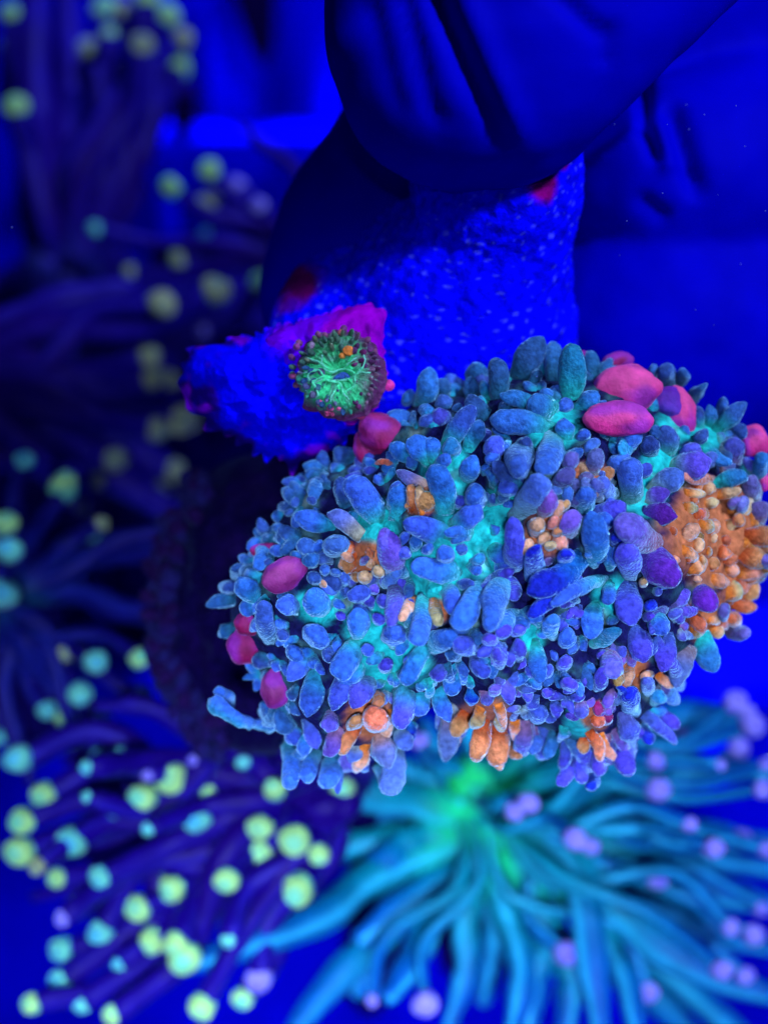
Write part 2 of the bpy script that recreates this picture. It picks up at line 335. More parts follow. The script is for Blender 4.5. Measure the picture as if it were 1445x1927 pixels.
c = P(1370, 1225, 0.30)
tl = empty('frag_tile', c, 'bright blue flat tile on the tank floor at the right edge below the mushroom coral', 'tile')
pv = [(P(x, y, 0.30)) for x, y in ((1215, 1160), (1520, 1130), (1520, 1285), (1215, 1300))]
dn = Vector((0, 0, -0.006))
link('slab', pv+[p+dn for p in pv], [(3, 2, 1, 0), (4, 5, 6, 7)]+[(i, (i+1) % 4, (i+1) % 4+4, i+4) for i in range(4)], M['white'], tl, origin=c, smooth=False)
link('peg', *sweep([c+dn, Vector((c.x, c.y+0.01, 0.0))], [0.006, 0.007], 20)[:2], M['white'], tl, origin=c)
TR = [o for o in COL.objects if o.name.startswith('torch_coral')][-1]
bm = bmesh.new(); bmesh.ops.create_icosphere(bm, subdivisions=5, radius=1); q = P(880, 1468, 0.232)
V = [q + (v.co*(1+0.35*noise.noise(v.co*1.5+q*100)))*px(36, 0.22) for v in bm.verts]; F = [[i.index for i in f.verts] for f in bm.faces]; bm.free()
link('mouth', V, F, M['torch'], TR, [lc((0.01, 0.75, 0.18), (0.01, 0.45, 0.25), ss(-.3, .4, noise.noise(v*300))) for v in V], origin=q)
# ------------------------------------------------------------------ frag plug (disc and stem), rock
def facet_patch(v, patches):
    for (q, r, c, s) in patches:
        d = (v-q).length/r + 0.35*noise.noise(v*400)
        if d < 1: return c, 1-ss(0.6, 1.0, d)*0.9
    return None, 0
PLUG_D = 0.1715
plug = empty('frag_plug', P(900, 500, PLUG_D), 'rough ridged coral plug pinched under the gloved thumb, streaked bright blue', 'coral plug')
def build_plug():
    c = P(790, 655, PLUG_D); r = px(290, PLUG_D)
    X = M3 @ Vector((1, 0.12, 0)); X.normalize()
    Nn = (VIEW*0.88 + UP*0.42 + X*0.05).normalized()
    Y = Nn.cross(X).normalized(); X = Y.cross(Nn)
    nr, na = 90, 200; V = []; F = []; cols = []
    patches = [(P(745, 530, 0.165), px(40, 0.165), (0.10, 0.0, 0.12), 1), (P(540, 520, 0.170), px(75, 0.165), (0.10, 0.0, 0.10), 1)]
    V.append(c+Nn*r*0.32)
    for i in range(1, nr+1):
        f = i/nr
        for k in range(na):
            an = 2*math.pi*k/na
            x, y = math.cos(an)*f*r, math.sin(an)*f*r*(1.0 if math.sin(an) > 0 else 0.52)
            h = r*0.32*math.sqrt(max(0, 1-f**2.6))
            # ridges running up the disc
            u = (x*0.86+y*0.5)/r; w = (-x*0.5+y*0.86)/r
            rg = noise.noise(Vector((u*34, w*9, 1.3)))*0.6 + noise.noise(Vector((u*70, w*20, 4.3)))*0.5
            h += rg*r*0.045*ss(0.02, 0.2, 1-f+0.05)*(1.0 if x < 0.1*r else 0.6) + noise.noise(Vector((u*5, w*5, 0)))*r*0.03
            V.append(c+X*x+Y*y+Nn*h)
    na_ = na
    for k in range(na): F.append((0, 1+k, 1+(k+1) % na))
    for i in range(nr-1):
        for k in range(na):
            F.append((1+i*na+k, 1+(i+1)*na+k, 1+(i+1)*na+(k+1) % na, 1+i*na+(k+1) % na))
    base = 1+(nr-1)*na
    n0 = len(V)
    for k in range(na): V.append(V[base+k]-Nn*r*0.22)
    for k in range(na): F.append((base+k, n0+k, n0+(k+1) % na, base+(k+1) % na))
    F.append(tuple(range(n0+na-1, n0-1, -1)))
    for v in V:
        cc, s = facet_patch(v, patches)
        b0 = (0.0, 0.0, 0.85)
        sp = ss(0.38, 0.6, noise.noise(v*1500))
        b0 = lc(b0, (0.10, 0.14, 0.9), 0.6*sp)
        cols.append(lc(b0, cc, s) if cc else b0)
    link('disc', V, F, M['plug'], plug, cols, origin=c)
    # stem
    pts = catmull([P(838, 640, 0.178), P(882, 520, 0.1725), P(917, 430, 0.1685), P(930, 340, 0.165), P(936, 240, 0.164)], 40)
    rad = [px(lerp(262, 160, ss(0, 0.62, i/40)), 0.165) for i in range(41)]
    pts = catmull(pts[::4], 160); rad = [lerp(rad[i//4], rad[min(40, i//4+1)], (i % 4)/4) for i in range(161)]
    V, F, A = sweep(pts, rad, 200)
    V = lump(V, px(9, .165), 220, 3); V = lump(V, px(5, .165), 900, 5)
    axis = (M3 @ Vector((0.42, 0.85, 0.3))).normalized(); V2 = []
    for v in V:                     # ridges and pits running up the neck
        q = v - axis*v.dot(axis)*0.78
        V2.append(v + VIEW*px(7, .165)*(noise.noise(q*900)+0.7*noise.noise(q*1700)))
    V = V2
    cols = []
    patches = [(P(1030, 348, 0.156), px(44, 0.16), (0.22, 0.0, 0.16), 1), (P(1062, 300, 0.158), px(22, 0.16), (0.2, 0.0, 0.2), 1)]
    for v in V:
        cc, s = facet_patch(v, patches); b0 = lc((0.0, 0.0, 0.9), (0.10, 0.14, 0.9), 0.5*ss(0.42, 0.6, noise.noise(v*1600)))
        cols.append(lc(b0, cc, s) if cc else b0)
    link('stem', V, F, M['plug'], plug, cols, origin=pts[0])
build_plug()

def poly_r(poly, c, th):
    """distance from c to the polygon along angle th"""
    best = 1e9; dx, dy = math.cos(th), math.sin(th)
    n = len(poly)
    for i in range(n):
        x1, y1 = poly[i][0]-c[0], poly[i][1]-c[1]; x2, y2 = poly[(i+1) % n][0]-c[0], poly[(i+1) % n][1]-c[1]
        ex, ey = x2-x1, y2-y1
        den = dx*ey-dy*ex
        if abs(den) < 1e-9: continue
        t = (x1*ey-y1*ex)/den; s = (x1*dy-y1*dx)/den
        if t > 0 and -1e-6 <= s <= 1+1e-6: best = min(best, t)
    return best
class Mound:
    """closed lumpy body with a star-shaped outline; bulges towards the lens by H"""
    def __init__(s, poly, c, d, H, Hb, amp, sc, seed, tilt=(0, 0), power=0.5, na=180):
        s.c = c; s.d = d; s.H = H; s.Hb = Hb; s.amp = amp; s.sc = sc; s.seed = seed; s.tilt = tilt; s.pw = power
        raw = [poly_r(poly, c, 2*math.pi*k/360) for k in range(360)]
        s.r = [sum(raw[(k+j) % 360] for j in range(-5, 6))/11 for k in range(360)]
    def rad(s, th):
        f = (th/(2*math.pi)*360) % 360; k = int(f); return lerp(s.r[k % 360], s.r[(k+1) % 360], f-k)
    def rho(s, x, y):
        dx, dy = x-s.c[0], y-s.c[1]
        return math.hypot(dx, dy)/s.rad(math.atan2(dy, dx))
    def depth(s, x, y):
        rho = min(s.rho(x, y), 1.0)
        dep = s.d - s.H*(1-rho**2.4)**s.pw
        dep += (x-s.c[0])*s.tilt[0] + (y-s.c[1])*s.tilt[1]
        e = 1-0.7*rho**6
        dep += s.amp*e*noise.fractal(Vector((x*s.sc, y*s.sc, s.seed)), 1.0, 2.0, 4)
        return dep
    def pt(s, x, y, lift=0): return P(x, y, s.depth(x, y)-lift)
    def normal(s, x, y, e=6):
        a = s.pt(x+e, y)-s.pt(x-e, y); b = s.pt(x, y-e)-s.pt(x, y+e)
        n = a.cross(b).normalized()
        return n if n.dot(VIEW) > 0 else -n
    def mesh(s, name, m, parent, colf, nr=60, na=200, wob=0):
        V = []; F = []; cols = []
        def add(p, x, y, back): V.append(p); cols.append(colf(x, y, p, back))
        add(s.pt(*s.c), *s.c, 0)
        for i in range(1, nr+1):
            f = math.sin(i/nr*math.pi/2)
            for k in range(na):
                th = 2*math.pi*k/na; r = s.rad(th)*f*(1+wob*noise.noise(Vector((math.cos(th)*9, math.sin(th)*9, f*2))))
                x, y = s.c[0]+math.cos(th)*r, s.c[1]+math.sin(th)*r
                add(s.pt(x, y), x, y, 0)
        nb = 14
        for i in range(1, nb+1):
            a = i/nb*math.pi/2; f = math.cos(a)
            for k in range(na):
                th = 2*math.pi*k/na; r = s.rad(th)*max(f, 0.02)
                r *= (1+wob*noise.noise(Vector((math.cos(th)*9, math.sin(th)*9, f*2))))
                x, y = s.c[0]+math.cos(th)*r, s.c[1]+math.sin(th)*r
                dd = s.d + s.Hb*math.sin(a) + (x-s.c[0])*s.tilt[0]+(y-s.c[1])*s.tilt[1]
                add(P(x, y, dd), x, y, 1)
        for k in range(na): F.append((0, 1+(k+1) % na, 1+k))
        for i in range(nr+nb-1):
            for k in range(na): F.append((1+i*na+k, 1+i*na+(k+1) % na, 1+(i+1)*na+(k+1) % na, 1+(i+1)*na+k))
        F.append(tuple(1+(nr+nb-1)*na+k for k in range(na)))
        return link(name, V, F, m, parent, cols, origin=P(s.c[0], s.c[1], s.d))

RP = [(335, 690), (365, 650), (420, 645), (455, 632), (500, 622), (560, 606), (592, 598), (625, 588), (680, 572), (722, 580), (716, 640), (728, 720), (700, 775), (650, 830), (610, 860), (560, 880), (535, 878), (505, 858), (470, 850), (440, 825), (405, 810), (372, 785), (345, 740)]
rockm = Mound(RP, (560, 710), 0.166, 0.0095, 0.012, 0.0022, 1/80, 3.0, power=0.42)
def rock_col(x, y, p, back):
    n = noise.fractal(Vector((x/60, y/60, 2)), 1, 2, 4)
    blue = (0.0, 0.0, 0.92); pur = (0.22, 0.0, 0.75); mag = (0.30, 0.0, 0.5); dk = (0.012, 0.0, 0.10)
    c = blue
    top = ss(700, 600, y + n*50 - (x-560)*0.15) * ss(480, 560, x+n*40)
    c = lc(c, pur, top*0.9)
    c = lc(c, mag, ss(610, 660, x+n*40)*ss(680, 610, y))
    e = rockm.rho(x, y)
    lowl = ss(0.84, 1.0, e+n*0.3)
    c = lc(c, dk, lowl*(0.85 if y > 640 and x < 620 else 0.15)*ss(-0.3, 0.1, n))  # dark lower-left rim painted in, as shade where the rock turns down
    c = lc(c, pur, ss(0.15, 0.5, noise.noise(Vector((x/26, y/26, 9))))*ss(0.7, 0.92, e)*0.9)
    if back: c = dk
    return c
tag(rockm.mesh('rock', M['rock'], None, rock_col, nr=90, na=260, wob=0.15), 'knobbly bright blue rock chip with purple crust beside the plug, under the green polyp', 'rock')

CP = [(492, 640), (520, 622), (560, 606), (592, 597), (625, 588), (680, 570), (724, 580), (720, 640), (730, 720), (706, 775), (660, 800), (600, 770), (552, 735), (530, 690), (505, 670)]
crm = Mound(CP, (630, 685), 0.1605, 0.0035, 0.004, 0.0012, 1/60, 5.0, power=0.35)
def crust_col(x, y, p, b):
    n = noise.fractal(Vector((x/45, y/45, 4)), 1, 2, 4)
    c = lc((0.16, 0.0, 0.85), (0.30, 0.0, 0.50), ss(590, 650, x+n*50))
    c = lc(c, (0.02, 0.0, 0.85), ss(640, 700, y+n*40)*ss(650, 590, x)*0.9)
    return lc(c, (0.10, 0.0, 0.22), ss(0.1, 0.5, noise.noise(Vector((x/18, y/18, 7))))*0.5)
crm.mesh('crust', M['rock'], [o for o in COL.objects if o.name.startswith('rock')][-1], crust_col, nr=50, na=200, wob=0.08)
# ------------------------------------------------------------------ small green mushroom polyp on the rock
def small_polyp():
    cx, cy = 637, 700; D = 0.1545
    root = empty('green_polyp', P(cx, cy, D), 'small round green veined mushroom polyp with pink rim on the blue rock', 'coral')
    Z = (VIEW + UP*0.15 - M3 @ Vector((0.1, 0, 0))).normalized(); X = UP.cross(Z).normalized(); Y = Z.cross(X)
    r = px(86, D); nr, na = 60, 216; V = []; F = []; cols = []
    V.append(P(cx, cy, D-0.0003)); cols.append((0.04, 0.7, 0.25))
    rays = 17
    for i in range(1, nr+1):
        f = i/nr
        for k in range(na):
            an = 2*math.pi*k/na
            w = 1+0.10*noise.noise(Vector((math.cos(an)*2, math.sin(an)*2, 5)))+f*0.10*noise.noise(Vector((math.cos(an)*5, math.sin(an)*5, 1)))+0.10*f*max(0, math.cos(an+0.75))**3
            wav = noise.noise(Vector((math.cos(an)*3, math.sin(an)*3, f*3)))
            split = rays*(1 if f < 0.45 else 2)
            vein = abs(math.sin((an+0.22*wav*f)*split/2))
            vein = 1-ss(0.0, 0.32, vein)
            h = r*(0.22*math.sin(math.pi*min(1, f*1.02))+0.05*f) - r*0.30*ss(0.72, 1.0, f)
            h += r*0.06*vein*ss(0.1, 0.35, f) + r*0.03*noise.noise(Vector((math.cos(an)*f*7, math.sin(an)*f*7, 2)))
            V.append(P(cx, cy, D)+(X*math.cos(an)+Y*math.sin(an))*r*f*w+Z*h)
            # pigments: glowing green skin, grey-green above, maroon to the right
            upz = ss(-0.1, 0.7, math.sin(an)*f); rt = ss(0.25, 0.7, math.cos(an)*f - 0.1 + 0.2*wav)
            nz = noise.noise(Vector((math.cos(an)*f*6, math.sin(an)*f*6, 8)))
            c = lc((0.04, 0.80, 0.28), (0.05, 0.22, 0.10), upz*0.8); c = lc(c, (0.12, 0.30, 0.25), ss(0.0, 0.5, nz)*0.7)
            c = lc(c, (0.10, 0.02, 0.10), rt)
            c = lc(c, (0.25, 0.70, 0.50), vein*rt*0.8)
            c = lc(c, (0.14, 0.03, 0.14), ss(0.75, 0.95, f))
            cols.append(c)
    for k in range(na): F.append((0, 1+k, 1+(k+1) % na))
    for i in range(nr-1):
        for k in range(na): F.append((1+i*na+k, 1+(i+1)*na+k, 1+(i+1)*na+(k+1) % na, 1+i*na+(k+1) % na))
    n0 = len(V); b0 = 1+(nr-1)*na
    for k in range(na): V.append(V[b0+k]-Z*0.004+ (P(cx, cy, D)-V[b0+k])*0.15); cols.append((0.15, 0.01, 0.12))
    for k in range(na): F.append((b0+k, n0+k, n0+(k+1) % na, b0+(k+1) % na))
    link('disc', V, F, M['green'], root, cols, origin=P(cx, cy, D))
    def nub(x, y, dx, dy, w, c, lift=6, name='tentacle'):
        q = min(1, math.hypot(x-cx, y-cy)/86); d0 = D-px(86, D)*(0.22*math.sin(math.pi*min(1, q*1.02))+0.05*q-0.30*ss(0.72, 1.0, q))+px(4, D)
        p0 = P(x, y, d0+0.0003); p1 = P(x+dx, y+dy, d0-px(lift, D))
        pts = catmull([p0, (p0+p1)/2, p1], 8)
        rr = [px(w, D)/2*q for q in (0.6, 0.72, 0.85, 0.96, 1.0, 0.95, 0.8, 0.55, 0.2)]
        V, F, A = sweep(pts, rr, 10)
        V = lump(V, px(w, D)*0.12, 900, R.random()*9)
        link(name, V, F, M['green'], root, [lc((c[0]*0.6, c[1]*0.6, c[2]*0.8), c, ss(0, 0.7, t)) for t, _ in A], origin=p0)
    # rim nubs
    n = 27
    for i in range(n):
        an = 2*math.pi*i/n + R.uniform(-.09, .09); rr = R.uniform(66, 88)
        x, y = cx+math.cos(an)*rr, cy+math.sin(an)*rr
        low = 0.3 < an < 2.6
        c = (0.85, 0.12, 0.34) if low and R.random() < 0.3 else R.choice([(0.22, 0.05, 0.26), (0.30, 0.10, 0.24), (0.10, 0.28, 0.18), (0.12, 0.06, 0.18), (0.30, 0.22, 0.35)])
        nub(x, y, math.cos(an)*R.uniform(4, 16), math.sin(an)*R.uniform(4, 16), R.uniform(6, 15), c, R.uniform(0, 10))
    for x, y, w, c in ((602, 756, 17, (0.95, 0.12, 0.38)), (620, 764, 15, (0.95, 0.15, 0.42)), (636, 765, 12, (0.95, 0.15, 0.40)), (676, 778, 20, (0.9, 0.08, 0.25)), (730, 722, 24, (0.9, 0.05, 0.4)), (556, 650, 15, (0.4, .08, .4)), (549, 705, 14, (0.5, .1, .3)), (640, 624, 14, (0.8, .2, .2))):
        nub(x, y, 3, 4, w, c, 12)
    nub(655, 663, 2, -6, 22, (0.95, 0.30, 0.05), 14); nub(646, 668, -5, 3, 12, (0.9, 0.35, 0.06), 12)
    # petals: flattened finger-like tentacles in rings, green skin showing between them
    for f, cnt, wd in ((0.36, 9, 15), (0.52, 15, 14), (0.68, 21, 13), (0.82, 27, 12)):
        for i in range(cnt):
            an = 2*math.pi*(i+R.uniform(-.28, .28))/cnt + f*3
            if f < 0.4 and R.random() < 0.35: continue
            up = math.sin(an) < -0.15; ff = f*R.uniform(0.93, 1.07)
            c = R.choice([(0.08, 0.22, 0.13), (0.07, 0.26, 0.14), (0.14, 0.22, 0.13), (0.05, 0.16, 0.12)]) if up else R.choice([(0.02, 0.10, 0.26), (0.03, 0.30, 0.18), (0.07, 0.10, 0.26), (0.14, 0.16, 0.30), (0.03, 0.16, 0.20)])
            if math.cos(an) > 0.45: c = R.choice([(0.14, 0.02, 0.12), (0.10, 0.03, 0.12), (0.22, 0.12, 0.20)])
            l = R.uniform(9, 17)
            nub(cx+math.cos(an)*ff*80, cy+math.sin(an)*ff*80, math.cos(an)*l, math.sin(an)*l, wd*R.uniform(0.6, 1.1), c, R.uniform(9, 16))
    def hgt(x, y):
        q = min(1, math.hypot(x-cx, y-cy)/86)
        return D-px(86, D)*(0.22*math.sin(math.pi*min(1, q*1.02))+0.05*q-0.30*ss(0.72, 1.0, q))-px(9, D)
    for ln in ([(890, 600), (830, 630), (760, 640), (750, 600), (800, 580)], [(895, 600), (860, 568), (812, 590), (830, 640), (885, 612)], [(900, 620), (980, 640), (1000, 690), (1030, 725)], [(1000, 690), (1060, 650), (1070, 590), (1130, 580), (1190, 590), (1200, 650)],
               [(1070, 590), (1112, 540), (1112, 480)], [(1060, 582), (1000, 560), (930, 580), (890, 540), (880, 480)], [(1000, 560), (1030, 530), (1070, 500)], [(830, 632), (860, 690), (850, 720)], [(920, 560), (860, 520), (800, 500)], [(980, 640), (940, 700), (930, 740)], [(1070, 590), (1010, 620), (930, 628)], [(760, 620), (800, 680)]):
        pp = [(300+a*.346, 500+b*.346) for a, b in ln]
        pts = catmull([P(a, b, hgt(a, b)) for a, b in pp], 26)
        V, F, A = sweep(pts, [px(R.uniform(1.8, 2.8), D)*(1-0.5*i/26) for i in range(27)], 8)
        link('vein', lump(V, px(2.5, D), 1800, R.random()*5), F, M['green'], root, [lc((0.08, 0.95, 0.40), (0.25, 0.85, 0.65), t) for t, _ in A], origin=pts[0])
    # mouth
    V, F, A = sweep(catmull([P(cx-10, cy+13, hgt(cx-10, cy+13)+px(6, D)), P(cx+8, cy+7, hgt(cx+8, cy+7)+px(4, D)), P(cx+26, cy+11, hgt(cx+26, cy+11)+px(6, D))], 8), [px(q, D) for q in (2, 4, 6, 7, 8, 7, 6, 4, 2)], 12)
    link('mouth', V, F, M['green'], root, [(0.03, 0.12, 0.45)]*len(V), origin=P(cx, cy, D))
small_polyp()

# ------------------------------------------------------------------ the large mushroom coral
BP = [(430, 1120), (500, 1010), (560, 910), (640, 880), (740, 790), (800, 745), (930, 700), (1080, 700), (1200, 715), (1300, 775), (1385, 810), (1425, 920), (1430, 1060), (1370, 1160), (1290, 1260), (1215, 1360), (1110, 1420), (1000, 1370), (900, 1370), (820, 1310), (720, 1420), (610, 1410), (540, 1380), (500, 1290), (440, 1210)]
body = Mound(BP, (930, 1080), 0.1635, 0.017, 0.016, 0.0055, 1/170, 7.7, power=0.5)
mush = empty('mushroom_coral', P(930, 1080, 0.16), 'large blue mushroom coral crowded with finger tentacles, orange patches and pink bubbles', 'coral')
TEAL = [(900, 1005, 95), (822, 1080, 75), (740, 1240, 80), (1040, 800, 60), (840, 880, 60), (1250, 880, 55), (1215, 925, 55), (705, 985, 55), (1270, 800, 40), (600, 1140, 50), (700, 1180, 60), (960, 940, 50), (1330, 810, 45), (1430, 900, 40), (1090, 1360, 40), (1150, 1120, 45), (1000, 1200, 30)]
ORNG = [(1340, 1000, 120), (1030, 1000, 55), (790, 940, 38), (690, 1055, 50), (825, 1150, 28), (690, 1350, 55), (910, 1375, 75), (1340, 1170, 60), (1185, 1265, 45), (1120, 1350, 36), (1400, 1090, 60), (1110, 900, 45)]
def zone(x, y, L):
    return max(0, max(1-math.hypot(x-a, y-b)/r for a, b, r in L))
def body_col(x, y, p, back):
    n = noise.fractal(Vector((x/40, y/40, 1)), 1, 2, 4)
    c = (0.009, 0.011, 0.10)
    c = lc(c, (0.026, 0.008, 0.07), ss(-0.1, 0.4, n))
    c = lc(c, (0.02, 0.85, 0.75), ss(-0.02, 0.45, zone(x, y, TEAL)+n*0.25))
    c = lc(c, (0.70, 0.24, 0.09), ss(0.05, 0.4, zone(x, y, ORNG)+n*0.2))
    if back: c = (0.03, 0.006, 0.06)
    return c
body.mesh('body', M['body'], mush, body_col, nr=70, na=240)
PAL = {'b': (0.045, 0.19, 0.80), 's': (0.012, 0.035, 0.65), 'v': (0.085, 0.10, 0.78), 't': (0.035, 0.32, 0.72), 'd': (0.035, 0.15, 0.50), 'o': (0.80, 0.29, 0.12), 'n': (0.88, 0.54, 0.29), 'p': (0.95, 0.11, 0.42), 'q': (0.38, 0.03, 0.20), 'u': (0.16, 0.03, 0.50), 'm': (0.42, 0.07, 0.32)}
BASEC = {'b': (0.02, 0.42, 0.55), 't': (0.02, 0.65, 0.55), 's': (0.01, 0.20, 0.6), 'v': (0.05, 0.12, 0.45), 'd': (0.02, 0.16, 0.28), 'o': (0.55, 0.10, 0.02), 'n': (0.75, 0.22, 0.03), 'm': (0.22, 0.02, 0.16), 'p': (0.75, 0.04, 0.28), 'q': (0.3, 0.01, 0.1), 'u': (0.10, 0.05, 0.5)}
segs = []
def vesicle_mesh(bx, by, tx, ty, w, code, lift=None, seed=0, fine=True, sink=0.35, bend=0.12):
    w *= 1.08; L = math.hypot(tx-bx, ty-by)
    if L > w*0.5 and fine: tx += (tx-bx)*0.10; ty += (ty-by)*0.10; L *= 1.1
    d0 = body.depth(bx, by)
    if lift is None: lift = w*0.9 + L*0.25 + 14
    rb = body.rho(bx, by); rt = body.rho(tx, ty)
    dt = body.depth(tx, ty) if rt < 1 else body.d-0.002
    dt = min(dt, d0+0.004) - px(lift, d0)
    p0 = P(bx, by, d0+px(w*sink, d0)); p1 = P(tx, ty, dt)
    ax = p1-p0; LL = ax.length; rr = px(w, d0)/2
    p1 = p1 - ax.normalized()*rr*0.05
    mid = (p0+p1)/2 + VIEW*LL*R.uniform(0.02, 0.12) + M3 @ Vector((R.uniform(-1, 1), R.uniform(-1, 1), 0))*LL*bend*0.6
    n = 15 if fine else 11
    pts = catmull([p0, mid, p1], 60)
    ts = [1-(1-i/n)**1.7 for i in range(n+1)]          # rings close up towards the tip
    pts = [pts[min(60, round(q*60))] for q in ts]
    rad = []
    neck = R.uniform(0.58, 0.84); belly = R.uniform(0.40, 0.60)
    tipf = R.uniform(0.45, 0.85) if L > w*0.8 else 0.95
    capz = min(0.9, rr*R.uniform(1.0, 1.6)/max(LL, 1e-6))
    for i in range(n+1):
        t = ts[i]
        r = lerp(neck, 1.0, ss(0.0, belly, t))
        r *= lerp(1.0, tipf, max(0, (t-belly)/(1-belly))**1.5)
        if t > 1-capz:
            q = (t-(1-capz))/capz; r *= max(0.0, 1-q**2.2)**0.5
        rad.append(max(r*rr, rr*0.03))
    # denser rings in the cap
    V, F, A = sweep(pts, rad, 14 if fine else 9, flat=R.uniform(0.62, 0.95))
    V = lump(V, rr*0.30, 0.5/rr, seed+R.random()*9); V = lump(V, rr*0.09, 2.0/rr, seed+R.random()*9)
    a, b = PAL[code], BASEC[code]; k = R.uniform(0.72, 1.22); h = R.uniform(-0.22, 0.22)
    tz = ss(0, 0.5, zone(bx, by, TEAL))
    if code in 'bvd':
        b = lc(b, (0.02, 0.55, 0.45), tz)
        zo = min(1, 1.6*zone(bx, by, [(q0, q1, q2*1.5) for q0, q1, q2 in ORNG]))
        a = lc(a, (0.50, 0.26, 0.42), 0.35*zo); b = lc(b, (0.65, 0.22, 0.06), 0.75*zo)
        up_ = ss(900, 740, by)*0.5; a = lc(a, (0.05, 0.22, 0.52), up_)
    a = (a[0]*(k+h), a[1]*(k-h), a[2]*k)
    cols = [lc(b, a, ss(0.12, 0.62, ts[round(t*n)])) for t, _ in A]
    return V, F, cols, p0
def vesicle(bx, by, tx, ty, w, code, **kw):
    V, F, cols, p0 = vesicle_mesh(bx, by, tx, ty, w, code, **kw)
    segs.append((bx, by, tx, ty, w))
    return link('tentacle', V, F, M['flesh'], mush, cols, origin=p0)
def blob(x, y, a, b, rot, code, lift=0, seed=1, name='bubble', label=None, th=0.7, dep=None):
    """big inflated bubble, semi-axes a, b in pixels"""
    d = (body.depth(x, y) if body.rho(x, y) < 1 else body.d-0.001) if dep is None else dep
    d -= px(lift, d)
    bm = bmesh.new(); bmesh.ops.create_icosphere(bm, subdivisions=4, radius=1)
    c = P(x, y, d); cr, sr = math.cos(rot), math.sin(rot); V = []; cols = []
    pc, bc = PAL[code], BASEC[code]
    for v in bm.verts:
        q = v.co*(1+0.16*noise.noise(v.co*1.3+Vector((seed*3, 0, 0)))+0.05*noise.noise(v.co*4+Vector((seed, 0, 0))))
        u, w = q.x*a, q.y*b
        V.append(c + M3 @ Vector((px(u*cr-w*sr, d), px(u*sr+w*cr, d), px(q.z*min(a, b)*th, d))))
        cols.append(lc(lc(bc, pc, ss(-0.6, 0.4, q.y+0.4*noise.noise(v.co*2))), (0.36, 0.04, 0.55), 0.75*ss(-0.05, 0.5, noise.noise(v.co*1.1+Vector((seed*7, 2, 0))))))
    F = [[q.index for q in f.verts] for f in bm.faces]; bm.free()
    segs.append((x-a*0.4, y, x+a*0.4, y, b*1.5))
    o = link(name, V, F, M['bubble'], mush, cols, origin=c)
    if label: o['label'] = label
    return o
def T(o, s, rows):
    for r in rows:
        if len(r) == 4:            # end-on: x, y, w, code
            x, y, w, c = r; x = o[0]+x*s; y = o[1]+y*s; w *= s
            vesicle(x+R.uniform(-.15, .15)*w, y+0.30*w, x, y-0.10*w, w, c, lift=w*1.2+6, sink=0.2)
        else:
            bx, by, tx, ty, w, c = r
            vesicle(o[0]+bx*s, o[1]+by*s, o[0]+tx*s, o[1]+ty*s, w*s, c)
S1 = 0.5017
